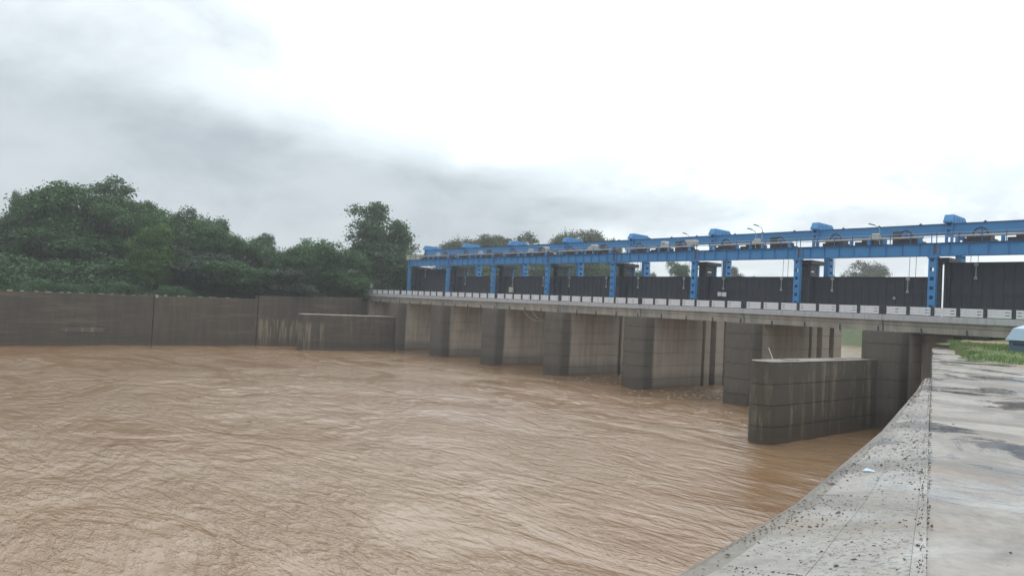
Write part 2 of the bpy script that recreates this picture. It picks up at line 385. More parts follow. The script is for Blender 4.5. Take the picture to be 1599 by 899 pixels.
for k in range(7):
    cx_ = XC[k+1]
    lab = ['concrete pier nearest the wet bank, behind the free-standing guide wall', 'second concrete pier from the right bank, foam swirling beside it',
           'third concrete pier from the right bank, dark wet nose', 'middle concrete pier of the barrage, dark nose and pale side', 'fifth concrete pier from the right bank',
           'sixth concrete pier from the right bank, narrow in the distance', 'farthest concrete pier, joined to the distant guide wall'][k]
    th = thing('barrage_pier', lab, 'pier', (0, 0, 0), 'piers carrying the barrage bridge')
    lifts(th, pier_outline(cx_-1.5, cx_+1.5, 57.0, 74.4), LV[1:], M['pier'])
    part('pier_cap', MB().box(cx_-1.5, cx_+1.5, 66.6, 75.0, 7.52, 8.25), M['pier'], th, bevel=.03)
    part('bearing', MB().box(cx_-1.3, cx_+1.3, 59.6, 60.3, 7.44, 7.52), M['pier'], th)
# ------------------------------------------------------------------ guide walls
def guide_wall(xc, lab):
    th = thing('guide_wall', lab, 'guide wall', (0, 0, 0), 'free-standing guide walls'); far = xc < -60
    o = arc(xc, 42.6, .95, 1.0, 180, 360, 12) + [(xc+.95, 49.2), (xc+.93, 49.2), (xc+.93, 49.26), (xc+.95, 49.26), (xc+.95, 57.0), (xc-.95, 57.0)]
    lifts(th, o, [1.10, 2.48, 3.85, 5.20], M['bank'] if far else M['guide'])
    o2 = arc(xc, 42.6, .93, .98, 180, 360, 12) + [(xc+.93, 56.98), (xc-.93, 56.98)]
    part('capping', MB().prism(o2, 5.20, 5.28), M['fascia'] if far else M['lip'], th, bevel=.012)
    return th
gw = guide_wall(-24.95, 'streaked dark concrete guide wall standing in the water in front of the nearest pier')
gf = guide_wall(-98.6, 'distant dark guide wall with a pale top edge, near the left bank wall')
# wet patches and bits on top of near guide wall
rod = MB().tube([(-25.3, 44.0, 5.28), (-25.75, 44.5, 5.62), (-26.3, 45.1, 6.02)], .022, 6); o = link('steel_rod', rod.mesh('steel_rod'), M['lug'])
tag(o, 'thin pale steel rod sticking up from the top of the near guide wall', 'rod')
for (yy, ll, lab) in ((45.3, 1.5, 'flat dark slab lying on the near guide wall top, nearest its nose'), (52.5, 1.1, 'dark flat slab on the near guide wall top, towards the pier')):
    mb = MB(); mb.prism([(-25.5, yy), (-24.9, yy-.1), (-24.6, yy+ll*.6), (-25.0, yy+ll), (-25.6, yy+ll*.8)], 5.285, 5.33)
    tag(link('flat_slab', mb.mesh('flat_slab', .01), M['lip']), lab, 'slab', 'slabs on the near guide wall')
# ------------------------------------------------------------------ left bank wall in three lengths
th = thing('bank_wall', 'long stained concrete retaining wall along the far left bank', 'wall')
segs = [((-107.4, -70), (-106.6, 7), (-106.42, 24), 6.55, 6.85), ((-106.30, 24.06), (-105.8, 31), (-105.4, 38), 6.87, 7.06), ((-105.2, 38.06), (-106.5, 48), (-109.9, 57.5), 7.52, 8.05)]
for si, (a, b, c_, za, zb) in enumerate(segs):
    lv = [-3, .95, 1.9, 2.85, 3.8, 4.75, 5.7]
    pts = [a, b, c_]
    for i in range(len(lv)):
        lo = lv[i]; hi = lv[i+1] if i < len(lv)-1 else None
        for j in range(2):
            p, q_ = Vector(pts[j]), Vector(pts[j+1])
            dd = (q_-p).normalized(); nn = Vector((-dd.y, dd.x))    # away from the river
            if nn.x > 0: nn = -nn
            w_ = 1.3; pr = random.uniform(-.012, .012)
            hz0 = hi - .03 if hi else za + (zb-za)*j*.5; hz1 = hi - .03 if hi else za + (zb-za)*(j+1)*.5
            mb = MB(); A = p - nn*pr; B = q_ - nn*pr; A2 = p + nn*w_; B2 = q_ + nn*w_
            mb.add([(A.x, A.y, lo), (B.x, B.y, lo), (B2.x, B2.y, lo), (A2.x, A2.y, lo), (A.x, A.y, hz0), (B.x, B.y, hz1), (B2.x, B2.y, hz1), (A2.x, A2.y, hz0)],
                   [(0,3,2,1),(4,5,6,7),(0,1,5,4),(1,2,6,5),(2,3,7,6),(3,0,4,7)])
            part('concrete_lift', mb, M['bank'], th)
            if hi:
                mb = MB(); A = p + nn*.04; B = q_ + nn*.04
                mb.add([(A.x, A.y, hz0), (B.x, B.y, hz0), (B2.x, B2.y, hz0), (A2.x, A2.y, hz0), (A.x, A.y, hi), (B.x, B.y, hi), (B2.x, B2.y, hi), (A2.x, A2.y, hi)],
                       [(0,3,2,1),(4,5,6,7),(0,1,5,4),(1,2,6,5),(2,3,7,6),(3,0,4,7)])
                part('joint', mb, M['bank'], th)
for (y0, y1, z0, z1) in ((13.2, 18.2, 1.78, 2.35),):
    part('patch_repair', MB().box(-106.62, -106.40, y0, y1, z0, z1), M['guide'], th, bevel=.02)
mb = MB()
for i in range(70):
    yy = -60 + i*1.4 + random.uniform(-.5, .5); xx = -106.9 + .0045*(yy) if yy < 24 else -106
    s_ = random.uniform(.2, .7); zt = 6.55 + .3*(max(yy, -60)+70)/94
    if yy < 37: mb.box(xx-.7, xx-.2, yy, yy+s_, zt-.2, (7.0 if yy > 24 else zt) + random.uniform(.02, .07))
part('broken_edge', mb, M['fascia'], th)['kind'] = 'stuff'
# left abutment
th = thing('abutment', 'pale concrete abutment under the far left end of the bridge', 'abutment')
lifts(th, [(-112.4, 58.6), (-110.1, 58.6), (-110.1, 74.4), (-112.4, 74.4)], LV[1:], M['pier'])
part('wing_infill', MB().prism([(-111.5, 56.6), (-109.95, 56.6), (-110.1, 58.6), (-112.4, 58.6)], -3, 7.45), M['bank'], th)
# ------------------------------------------------------------------ bridge deck and parapet
deck = thing('road_bridge', 'grey concrete road bridge crossing all the bays of the barrage', 'bridge')
XE = [-12.05 - 12.5*i for i in range(-2, 9)]; XE[-1] = -113.0; XE = [x for x in XE]
J = [12.95, .45, -12.05, -24.55, -37.05, -49.55, -62.05, -74.55, -87.05, -99.55, -113.0]
for i in range(len(J)-1):
    x1, x0 = J[i], J[i+1]; sp_ = x1 - x0
    mb = MB().box(x0+.02, x1-.02, 59.22, 66.5, 8.12, 8.43)            # slab
    part('deck_slab', mb, M['fascia'], deck, bevel=.02)
    mb = MB()                                                         # fascia girder with a sloped haunch under the cantilever
    prof = [(59.0, 8.36), (59.0, 8.05), (59.06, 7.95), (59.06, 7.50), (59.65, 7.50), (59.65, 8.119), (59.2, 8.119), (59.2, 8.36)]
    n = len(prof); vs = [(x0+.05, p[0], p[1]) for p in prof] + [(x1-.05, p[0], p[1]) for p in prof]
    mb.add(vs, [tuple(range(n)), tuple(range(n, 2*n))[::-1]] + [(j, (j+1) % n, (j+1) % n+n, j+n) for j in range(n)])
    part('girder', mb, M['fascia'], deck)
    for yg in (61.8, 63.8, 65.6):
        part('girder', MB().box(x0+.05, x1-.05, yg-.2, yg+.2, 7.50, 8.12), M['fascia'], deck)
    part('kerb', MB().box(x0+.015, x1-.015, 58.80, 59.25, 8.36, 8.83), M['kerb'], deck, bevel=.015)
    part('kerb', MB().box(x0+.015, x1-.015, 66.1, 66.5, 8.434, 8.83), M['kerb'], deck, bevel=.015)
    part('road_surface', MB().box(x0+.01, x1-.01, 59.254, 66.096, 8.434, 8.50), M['asphalt'], deck)
    for j in range(4):
        xx = x1 - (.4 + 3.1*j)
        if xx < x0: continue
        mb = MB().tube([(xx, 59.3, 8.0), (xx+.05, 58.98, 7.78), (xx+.14, 58.90, 7.36 + random.uniform(-.1, .1))], .055, 6)
        part('drain_spout', mb, M['post'], deck)
par = thing('parapet', 'white slatted bridge parapet with dark navy posts', 'parapet')
def panel_mesh(w, var):
    mb = MB(); zs = [8.88, 9.10, 9.32]
    for z in zs: mb.box(.012, w-.012, 0, .09, z, z+.165)
    slot = {0: (.10, .34), 1: (w*.42, w*.42+.26), 2: (w-.42, w-.14)}[var]
    for z in (9.045, 9.265):
        mb.box(.02, slot[0], .05, .07, z, z+.055); mb.box(slot[1], w-.02, .05, .07, z, z+.055)
    return mb.mesh('panel')
PW = (12.5 - .24*6 - .5)/7
pms = {}
def get_panel(w, v):
    kk = (round(w, 3), v)
    if kk not in pms: pms[kk] = panel_mesh(w, v)
    return pms[kk]
post_me = MB().box(-.12, .12, -.05, .17, 8.83, 9.56).mesh('post', .012)
for i in range(len(J)-1):
    x1, x0 = J[i], J[i+1]; n = 7; w = (x1 - x0 - .24*(n-1) - .56)/n
    v = random.choice((0, 1, 2))
    for j in range(n):
        xx = x0 + .28 + j*(w+.24)
        if random.random() < .3: v = random.choice((0, 1, 2))
        for yy in ((58.88,) if True else ()):
            link('panel', get_panel(w, v), M['white'], par, (xx, yy + random.uniform(-.01, .01), random.uniform(-.008, .008)))
            if j: link('post', post_me, M['post'], par, (xx-.12, yy, 0))
    for dx_ in (.14, -.14):
        link('post', post_me, M['post'], par, (x0 + dx_, 58.88, .01))
# cloth, pipes hanging on the bridge
mb = MB(); mb.add([(-23.5, 58.75, 7.62), (-23.4, 58.70, 7.6), (-23.0, 58.72, 7.0), (-23.2, 58.66, 6.88), (-23.5, 58.7, 7.0), (-23.46, 58.8, 7.3)], [(0, 1, 2, 5), (5, 2, 3, 4)])
o = link('white_cloth', mb.mesh('white_cloth'), M['cloth']); o.modifiers.new('solidify', 'SOLIDIFY').thickness = .02
tag(o, 'small torn white cloth hanging under the bridge above the near pier', 'cloth')
mb = MB()
for (a, b, r_) in (((-68.3, 58.5, 7.5), (-66.9, 58.6, 6.5), .022), ((-66.6, 58.5, 7.5), (-65.4, 58.7, 6.5), .022), ((-66.9, 58.6, 6.5), (-64.9, 58.8, 6.35), .02)):
    pp = [Vector(a).lerp(Vector(b), f_/6) - Vector((0, 0, math.sin(f_/6*math.pi)*.16)) for f_ in range(7)]; mb.tube(pp, r_, 6)
tag(link('hanging_cable', mb.mesh('hanging_cable'), M['lug']), 'loose pale cables drooping from the bridge near the dark nose of the middle pier', 'cable')
mb = MB(); th = thing('round_sign', 'small round white sign on a short pole above the far end of the parapet', 'sign', (-110.2, 59.3, 8.8))
part('pole', MB().tube([(0, 0, 0), (0, 0, 1.2)], .05, 8), M['post'], th)
part('disc', MB().tube([(0, -.10, 1.25), (0, -.04, 1.25)], .42, 20), M['white'], th)
# right end wall and embankment
th = thing('abutment', 'dark concrete end wall closing the bay beside the grass, under the bridge', 'abutment')
part('end_wall', MB().prism([(-22.5, 61.4), (-20.2, 61.4), (-20.2, 62.6), (-22.5, 62.6)], -3, 7.48), M['pier'], th, bevel=.03)
part('return_wall', MB().prism([(-20.196, 61.8), (-14.2, 60.2), (-14.2, 61.2), (-20.196, 62.4)], 5.0, 7.46), M['bank'], th, bevel=.03)
part('beam', MB().box(-22.5, -16.0, 61.0, 61.39, 7.30, 7.47), M['fascia'], th)
# ------------------------------------------------------------------ blue steel hoist frame
GB, GT, YF, YU, YR = 14.18, 15.35, 67.7, 71.2, 74.0                 # girder bottom/top, front, upper and rear lines
def lattice(parent, x, y, w, d, z0, z1, m, pitch=.78, face='y', mm=None):
    """two channels joined by batten plates; the gaps between battens are real holes"""
    mm = mm or m; h = z1 - z0; cw = w*.26
    for s_ in (-1, 1):
        mb = MB(); xc_ = s_*(w/2 - cw/2)
        mb.box(xc_-cw/2, xc_+cw/2, -d/2, d/2, 0, h)
        c_ = part('channel', mb, m, parent, (x, y, z0))
        if face == 'x': c_.rotation_euler.z = math.pi/2
    n = max(2, int(h/pitch)); st = h/n
    bm_ = MB().box(-(w/2-cw), w/2-cw, -d/2-.012, -d/2+.02, 0, st*.62).mesh('batten')
    for i in range(n+1):
        hh = 0 if i < n else 0
        if i == n: break
        for s_ in (0, 1):
            c_ = link('batten', bm_, m, parent, (x, y, z0 + i*st), (0, 0, math.pi*s_ + (math.pi/2 if face == 'x' else 0)))
ZB = 8.25
def make_tower():
    th = thing('hoist_tower', 'x', 'tower', (0, 0, 0), 'blue steel towers on the piers')
    lattice(th, -.07, YF, .62, .44, ZB, GB-.16, M['blue'])
    part('base_plate', MB().box(-.6, .6, YF-.5, YF+.5, ZB+.005, ZB+.07), M['blue_dark'], th)
    part('cap_plate', MB().box(-.45, .36, YF-.32, YF+.32, GB-.155, GB-.01), M['blue'], th, bevel=.02)
    # dark gate guides either side of the pier, seen edge on behind the blue column
    for s_ in (-1, 1):
        mb = MB().box(s_*.42-.10, s_*.42+.10, 69.15, 69.33, ZB, 13.75); mb.box(s_*.42-.10, s_*.42+.10, 70.45, 70.65, ZB, 13.75)
        part('gate_guide', mb, M['guide_steel'], th)
        n = 7
        for i in range(n):
            zz_ = ZB + .02 + i*.80
            part('guide_plate', MB().box(s_*.42-.085, s_*.42+.085, 69.335, 70.445, zz_, zz_+(.795 if s_ < 0 else .72)), M['guide_steel'], th)
    part('guide_cap', MB().box(-.75, .75, 68.9, 71.75, 13.76, 14.17), M['guide_steel'], th, bevel=.02)
    for i in range(5):
        zz_ = ZB + .8 + i*1.06
        part('rung', MB().box(-.06, .06, YF+.24, 69.14, zz_, zz_+.11), M['blue_dark'], th)
    for yy, w_ in ((71.5, .34), (YR, 1.15)):
        lattice(th, 0, yy, w_, .5, ZB, GT-.62, M['blue'], .7, face='x') if yy == YR else part('inner_column', MB().box(-.22, .22, yy-.15, yy+.15, ZB, GB-.42), M['blue'], th, bevel=.015)
    # upper posts and transverse tie beam over the runway
    for yy in (YU-.18, YR):
        for s_ in (-1, 1): part('upper_post', MB().box(s_*.22-.07, s_*.22+.07, yy-.2, yy+.2, GT+.01, 17.455 if yy < 72 else 16.68), M['blue'], th)
        for i in range(3): part('batten', MB().box(-.149, .149, yy-.19, yy-.16, GT+.1+i*.72, GT+.4+i*.72), M['blue'], th)
    mb = MB(); pr = [(70.45, 17.62), (70.85, 18.24), (73.7, 18.20), (74.35, 17.66), (74.35, 17.46), (70.45, 17.46)]
    n = len(pr); hw = .36
    mb.add([(-hw, a, b) for a, b in pr] + [(hw, a, b) for a, b in pr], [tuple(range(n)), tuple(range(n, 2*n))[::-1]] + [(j, (j+1) % n, (j+1) % n+n, j+n) for j in range(n)])
    part('tie_beam', mb, M['blue'], th, bevel=.012)
    for i in range(5): part('stiffener', MB().box(-.40, .40, 71.0+i*.66, 71.04+i*.66, 17.50, 18.02), M['blue'], th)
    part('rear_saddle', MB().box(-.45, .45, 73.6, 74.4, 16.69, 17.455), M['blue'], th)
    return th
tw0 = make_tower()
TL = ['blue lattice tower past the right edge, over the right bank', 'nearest blue lattice tower in full view, beside the tallest raised gate at right',
      'second blue lattice tower from the right, lamp post to its right', 'third blue lattice tower from the right', 'fourth blue lattice tower from the right', 'fifth blue lattice tower from the right, dark trees behind',
      'third blue lattice tower from the left end', 'second blue lattice tower from the left end', 'leftmost blue lattice tower, next to the large bank trees']
towers = []
for i, xc_ in enumerate(XC):
    o = tw0 if i == 0 else copy_tree(tw0)
    o.location = (xc_, 0, 0); o['label'] = TL[i]; towers.append(o)
# main girders, one span per bay, plus upper runway girder
def plate_girder(L, d, tf=.055, fw=.42, ns=8, name='x'):
    web = MB().box(0, L, -.012, .012, tf, d-tf).mesh('web')
    tf_ = MB().box(0, L, -fw/2, fw/2, d-tf, d).mesh('top_flange'); bf = MB().box(0, L, -fw/2, fw/2, 0, tf).mesh('bottom_flange')
    st = MB().box(-.016, .016, -fw/2+.05, -.013, tf, d-tf).mesh('stiffener')
    return web, tf_, bf, st
def girder_thing(x0, x1, y, z, d, ns, name, lab, group, flange_dark, fw=.42):
    L = x1 - x0; th = thing(name, lab, 'girder', (x0, y, z), group)
    web, tfm, bfm, st = plate_girder(L, d, fw=fw)
    wb = link('web', web, M['blue'], th); link('top_flange', tfm, M[flange_dark], th); link('bottom_flange', bfm, M['blue_dark'], th)
    for i in range(ns): link('stiffener', st, M['blue'], wb, (L*(i+.5)/ns, 0, 0))
    return th
NB = ['past the right edge of the view', 'over the tallest raised gate at the right edge', 'between the two nearest blue towers', 'over the gate with two white notice boards', 'over the fourth bay from the right', 'over the middle bay', 'over the third bay from the left', 'over the second bay from the left', 'over the leftmost bay']
for i in range(9):
    x1 = XC[i] + S - .48 if i == 0 else XC[i-1] - .48
    x0 = XC[i] + .48
    lab = 'deep blue front plate girder ' + NB[i]
    if i == 0: lab = 'deep blue front plate girder running out of view at the right'
    th = girder_thing(x0, x1, YF, GB, GT-GB, 8, 'front_girder', lab, 'front plate girders of the hoist deck', 'blue_dark')
    th2 = girder_thing(x0-.46, x1+.46, YR, GT-.58, .56, 4, 'rear_girder', 'shallow blue rear girder ' + (NB[i] if i else 'running out of view at the right'), 'rear girders of the hoist deck', 'blue')
for i, xc_ in enumerate(XC):                                          # splice panels above each tower
    th = towers[i]
    p_ = part('splice_plate', MB().box(-.472, .472, YF-.12, YF+.12, GB+.01, GT), M['blue'], th)
    for s_ in (-.36, 0, .36): part('stiffener', MB().box(s_-.02, s_+.02, YF-.22, YF-.121, GB+.05, GT-.03), M['blue'] if s_ else M['blue_dark'], th)
    part('rust_patch', MB().box(.04, .24, YF-.135, YF-.121, GB+.22, GT-.12), M['rust'], th)
    part('joint_flange', MB().box(-.472, .472, YF-.235, YF-.121, GT-.055, GT+.003), M['blue_dark'], th)
for i in range(9):
    x1 = XC[i] + S if i == 0 else XC[i-1]; x0 = XC[i]
    th = thing('runway_girder', 'smooth blue overhead runway girder ' + (NB[i] if i else 'running out of view at the right'), 'girder', (0, 0, 0), 'overhead crane runway girders')
    part('web', MB().box(x0+.005, x1-.005, YU-.14, YU+.14, 16.46, 17.40), M['blue'], th)
    part('top_flange', MB().box(x0+.003, x1-.003, YU-.24, YU+.24, 17.401, 17.445), M['blue_dark'], th)
    part('bottom_flange', MB().box(x0+.003, x1-.003, YU-.2, YU+.2, 16.42, 16.459), M['blue'], th)
    for f_ in (.22, .5, .8):
        xx = x0 + (x1-x0)*f_
        part('rail_clip', MB().box(xx-.10, xx+.10, YU-.1, YU+.1, 17.446, 17.53).tube([(xx, YU, 17.5), (xx, YU, 17.60)], .06, 8), M['machine'], th)
# hoist deck walkway, railing, machinery per bay
def make_hoist(L=S):
    th = thing('gate_hoist', 'x', 'hoist', (0, 0, 0), 'rope drum hoists on the blue deck')
    def box(n, *a, m='machine', b=.02): return part(n, MB().box(*a), M[m], th, bevel=b)
    # platform grating beams
    box('walkway', .3, L-.3, YF+.22, YF+1.0, GT-.06, GT+.02, m='guide_steel', b=0)
    for xx, sgn in ((2.95, 1), (L-2.75, -1)):                          # two drum units
        box('drum_frame', xx-1.05, xx+.95, 68.7, 70.8, GT+.02, GT+.44)
        box('drum_frame', xx-.98, xx-.82, 69.1, 70.1, GT+.441, GT+.70); box('drum_frame', xx+.72, xx+.88, 69.1, 70.1, GT+.441, GT+.70)
        part('drum', MB().tube([(xx-.80, 69.6, GT+.66), (xx+.70, 69.6, GT+.66)], .24, 20), M['machine'], th)
        mb = MB(); cxx = xx + sgn*.15; cz = GT + .78; ro, ri = .62, .50; nn = 24   # big gear wheel: rim, spokes, hub
        for yy0 in (68.9,):
            vs = []; fs = []
            for a_ in range(nn):
                ca, sa = math.cos(a_*2*math.pi/nn), math.sin(a_*2*math.pi/nn)
                vs += [(cxx+ro*ca, yy0, cz+ro*sa), (cxx+ri*ca, yy0, cz+ri*sa), (cxx+ro*ca, yy0+.12, cz+ro*sa), (cxx+ri*ca, yy0+.12, cz+ri*sa)]
            for a_ in range(nn):
                b_ = (a_+1) % nn; fs += [(a_*4, b_*4, b_*4+1, a_*4+1), (a_*4+2, a_*4+3, b_*4+3, b_*4+2), (a_*4, a_*4+2, b_*4+2, b_*4), (a_*4+1, b_*4+1, b_*4+3, a_*4+3)]
            mb.add(vs, fs)
        gw_ = part('gear_wheel', mb, M['machine'], th)
        for a_ in range(3):
            aa = a_*math.pi/3 + .3; part('spoke', MB().tube([(cxx-ri*math.cos(aa), 68.96, cz-ri*math.sin(aa)), (cxx+ri*math.cos(aa), 68.96, cz+ri*math.sin(aa))], .03, 6), M['machine'], gw_)
    box('panel_box', L-4.2, L-3.55, 69.3, 69.7, GT+.02, GT+1.38, m='guide_steel')
    # centre drive
    box('drive_frame', L/2-1.1, L/2+.1, 68.6, 70.4, GT+.02, GT+.42)
    box('drive_foot', L/2+.45, L/2+.62, 68.6, 70.2, GT+.02, GT+.62); box('drive_foot', L/2+1.05, L/2+1.2, 68.6, 70.2, GT+.02, GT+.62)
    box('gearbox', L/2-.55, L/2+.05, 68.8, 69.6, GT+.425, GT+.80)
    part('motor', MB().tube([(L/2+.1, 69.2, GT+.86), (L/2+.95, 69.2, GT+.86)], .22, 16), M['pale'], th)
    box('motor_cover', L/2+.25, L/2+.85, 69.0, 69.5, GT+1.02, GT+1.24, m='pale', b=.05)
    part('line_shaft', MB().tube([(1.2, 68.45, GT+.62), (L-1.2, 68.45, GT+.62)], .10, 12), M['pipe'], th)
    for xx in (1.5, 4.9, L/2+.3, 8.0, L-1.5): box('shaft_bearing', xx-.12, xx+.12, 68.3, 68.6, GT+.021, GT+.52, m='blue')
    # railing
    part('handrail', MB().tube([(.02, YF-.16, GT+.86), (L-.02, YF-.16, GT+.86)], .033, 6), M['pipe'], th)
    part('handrail', MB().tube([(.02, YF-.16, GT+.50), (L-.02, YF-.16, GT+.50)], .026, 6), M['pipe'], th)
    pm = MB().tube([(0, YF-.16, GT+.0), (0, YF-.16, GT+.89)], .036, 6).mesh('rail_post')
    for j in range(8): link('rail_post', pm, M['blue_dark'], th, (.2 + j*(L-.4)/7, 0, 0))
    # ropes down to the gate
    for xx in (2.2, 2.75, L-2.75, L-2.2): part('wire_rope', MB().tube([(xx, 69.6, 12.0), (xx+.06, 69.6, GT+.7)], .022, 5), M['rope'], th)
    return th
h0 = make_hoist()
for i in range(9):
    o = h0 if i == 0 else copy_tree(h0)
    o.location = (XC[i], 0, 0); o['label'] = 'dark gate hoist with gear wheels ' + (NB[i] if i else 'past the right edge of the view')
# pale covers over some drives
for (i, dx_, w_, lab) in ((4, 9.9, 1.4, 'pale grey box cover on the blue deck beside the third tower from the right'), (6, 9.4, .9, 'pale box cover on the blue deck right of the third tower from the left'), (4, 6.3, .7, 'small white box cover on the blue deck, middle of the fourth bay from the right'), (5, 6.9, .7, 'small white box cover on the blue deck over the middle bay')):
    mb = MB().box(XC[i]+dx_, XC[i]+dx_+w_, 69.0, 69.9, GT+.75, GT+1.45)
    o = link('box_cover', mb.mesh('box_cover', .08), M['pale']); tag(o, lab, 'cover', 'pale covers on the hoists')
th = thing('control_cabin', 'small cream cabin with thin railing on the far left end of the blue deck', 'cabin', (-112.3, 68.2, GT+.03))
part('body', MB().box(-.7, 2.9, -.5, 1.5, 0, .85), M['cream'], th, bevel=.03); part('roof', MB().box(-.8, 3.0, -.6, 1.6, .855, .92), M['pale'], th)
for j in range(4): part('rail_post', MB().tube([(-.6+j*1.15, -.5, .92), (-.6+j*1.15, -.5, 1.85)], .03, 6), M['pipe'], th)
part('handrail', MB().tube([(-.6, -.5, 1.85), (2.85, -.5, 1.85)], .03, 6).tube([(-.6, -.5, 1.4), (2.85, -.5, 1.4)], .03, 6), M['pipe'], th)
# lamps on the hoist deck
def lamp(x, y, h, lab, lean=-.75):
    th = thing('deck_lamp', lab, 'lamp', (x, y, GT), 'lamp posts on the hoist deck')
    part('pole', MB().tube([(0, 0, 0), (0, 0, h-.35), (lean*.15, 0, h-.12), (lean*.7, 0, h+.1)], .032, 6), M['lug'], th)
    mb = MB(); mb.add([(lean*.6, -.09, h+.03), (lean*.6, .09, h+.03), (lean*1.35, .14, h+.20), (lean*1.35, -.14, h+.20), (lean*.6, -.06, h+.13), (lean*.6, .06, h+.13), (lean*1.3, .09, h+.30), (lean*1.3, -.09, h+.30)],
                      [(0,3,2,1),(4,5,6,7),(0,1,5,4),(1,2,6,5),(2,3,7,6),(3,0,4,7)])
    part('lamp_head', mb, M['machine'], th)
lamp(-28.7, 67.6, 1.75, 'street style lamp on the hoist deck, nearest the right edge')
lamp(-40.7, 67.6, 2.35, 'taller of two close lamps on the hoist deck, right of the third tower')
lamp(-41.3, 67.4, 1.95, 'shorter of two close lamps on the hoist deck, right of the third tower')
lamp(-53.2, 72.0, 2.5, 'faint lamp on the hoist deck farther left, above the runway girder')
# ------------------------------------------------------------------ sluice gates, raised
def make_gate(w, ztop, zbot, nsec):
    th = thing('sluice_gate', 'x', 'gate', (0, 0, 0), 'raised black sluice gates'); hh = (ztop-zbot)/nsec
    for s_ in range(nsec):
        zb = zbot + s_*hh; mb = MB().box(-w/2, w/2, 69.62, 69.66, zb, zb+hh-.001)
        nr = 14
        sec = part('gate_section', mb, M['gate'], th)
        if s_ == 0: ribm = MB().box(-.035, .035, 69.56, 69.619, .02, hh-.02).mesh('rib')
        for j in range(nr+1):
            xx = -w/2 + .06 + j*(w-.12)/nr; link('rib', ribm, M['gate'], sec, (xx, 0, zb))
        part('flange', MB().box(-w/2, w/2, 69.50, 69.555, zb+hh-.10, zb+hh-.02), M['gate'], sec)
    for sx in (-1, 1):
        part('end_post', MB().box(sx*(w/2+.12)-.11, sx*(w/2+.12)+.11, 69.3, 70.1, zbot, ztop), M['gate'], th)
        xx = sx*w*.32
        mb = MB().tube([(xx, 69.34, ztop-.12), (xx, 69.34, ztop-1.3)], .045, 8); mb.box(xx-.16, xx+.16, 69.30, 69.355, ztop-.35, ztop-.08)
        mb.add([(xx-.05, 69.3, ztop-1.2), (xx+.05, 69.3, ztop-1.2), (xx+.15, 69.3, ztop-1.5), (xx-.15, 69.3, ztop-1.5), (xx-.05, 69.355, ztop-1.2), (xx+.05, 69.355, ztop-1.2), (xx+.15, 69.355, ztop-1.5), (xx-.15, 69.355, ztop-1.5)],
               [(0,3,2,1),(4,5,6,7),(0,1,5,4),(1,2,6,5),(2,3,7,6),(3,0,4,7)])
        part('lifting_lug', mb, M['lug'], th)
    return th
GL = ['raised black sluice gate at the right edge, higher than its neighbours', 'raised black sluice gate between the two nearest blue towers', 'raised black sluice gate with two white notice boards hung on it',
      'raised black sluice gate in the fourth bay from the right', 'raised black sluice gate in the middle bay', 'raised black sluice gate in the third bay from the left, cream box on it',
      'raised black sluice gate in the second bay from the left', 'raised black sluice gate in the leftmost bay, set higher than its neighbour']
gA = make_gate(11.0, 13.78, 8.3, 4); gB = make_gate(11.0, 12.50, 8.3, 3)
usedA = usedB = False
for i in range(8):
    tall = i in (0, 7); src = gA if tall else gB
    first = (not usedA) if tall else (not usedB)
    o = src if first else copy_tree(src)
    if tall: usedA = True
    else: usedB = True
    o.location = (XC[i] - S/2 , 0, 0); o['label'] = GL[i]
def tagd(o, l, c_, g_=None): return tag(o, l, c_, g_)
tagd(link('notice_board', MB().box(-46.95, -46.45, 69.20, 69.24, 10.25, 10.72).mesh('notice_board', .01), M['white']), 'left one of two small white notice boards on a black gate', 'board', 'white boards on a gate')
tagd(link('notice_board', MB().box(-46.38, -45.82, 69.20, 69.24, 10.22, 10.70).mesh('notice_board', .01), M['white']), 'right one of two small white notice boards on a black gate', 'board', 'white boards on a gate')
tagd(link('junction_box', MB().box(-84.3, -83.35, 69.0, 69.25, 10.0, 10.8).mesh('junction_box', .03), M['cream']), 'cream box hanging on a black gate toward the left', 'box')
tagd(link('white_light', MB().tube([(-27.9, 69.25, 10.5), (-27.9, 69.33, 10.5)], .13, 12).mesh('white_light'), M['lug']), 'small round grey fitting on the black gate second from the right edge', 'fitting')
# ------------------------------------------------------------------ right bank: apron, coping and wing wall
E = [(7.07, -20), (0.0, 0.0), (-1.77, 4.98), (-2.98, 8.35), (-5.21, 14.67), (-8.36, 23.67), (-13.19, 37.26), (-16.3, 46.2), (-18.3, 51.6), (-19.6, 55.4), (-20.15, 58.2), (-20.2, 61.39)]
ap = MB().prism(E + [(-19.2, 61.2), (-18.8, 54.2), (-17.6, 51.6), (-15.2, 46.4), (-12.3, 39.4), (-9.6, 38.9), (12, 33), (45, 20), (45, -20)][0:9] if False else
     [(p[0]+.012, p[1]) for p in E][::-1] + [(45, -20), (45, 24), (12, 33.5), (-9.6, 38.9), (-12.3, 39.2), (-15.0, 46.2), (-16.7, 51.0), (-18.0, 55.5), (-19.2, 61.39)][0:9], 6.36, 6.53) if True else None
apron = link('apron_pavement', ap.mesh('apron_pavement'), M['apron']); tag(apron, kind='structure')
O = [(1.9, -20, 5.9), (-2.7, -1.5, 6.15), (-2.95, 2.0, 6.18), (-3.21, 4.64, 6.23), (-3.6, 7.09, 6.33), (-4.94, 12.18, 6.43), (-7.15, 19.4, 6.50), (-8.45, 23.35, 6.52)]
EI = [(7.07, -20), (0.5, -1.5), (-.70, 2.0), (-1.65, 4.64), (-2.52, 7.09), (-4.33, 12.18), (-6.87, 19.4), (-8.25, 23.35)]
def lerp(a, b, f_): return (a[0]+(b[0]-a[0])*f_, a[1]+(b[1]-a[1])*f_, a[2]+(b[2]-a[2])*f_)
cop = thing('wing_wall', 'flared concrete wing wall with wide littered coping along the wet walkway', 'wall')
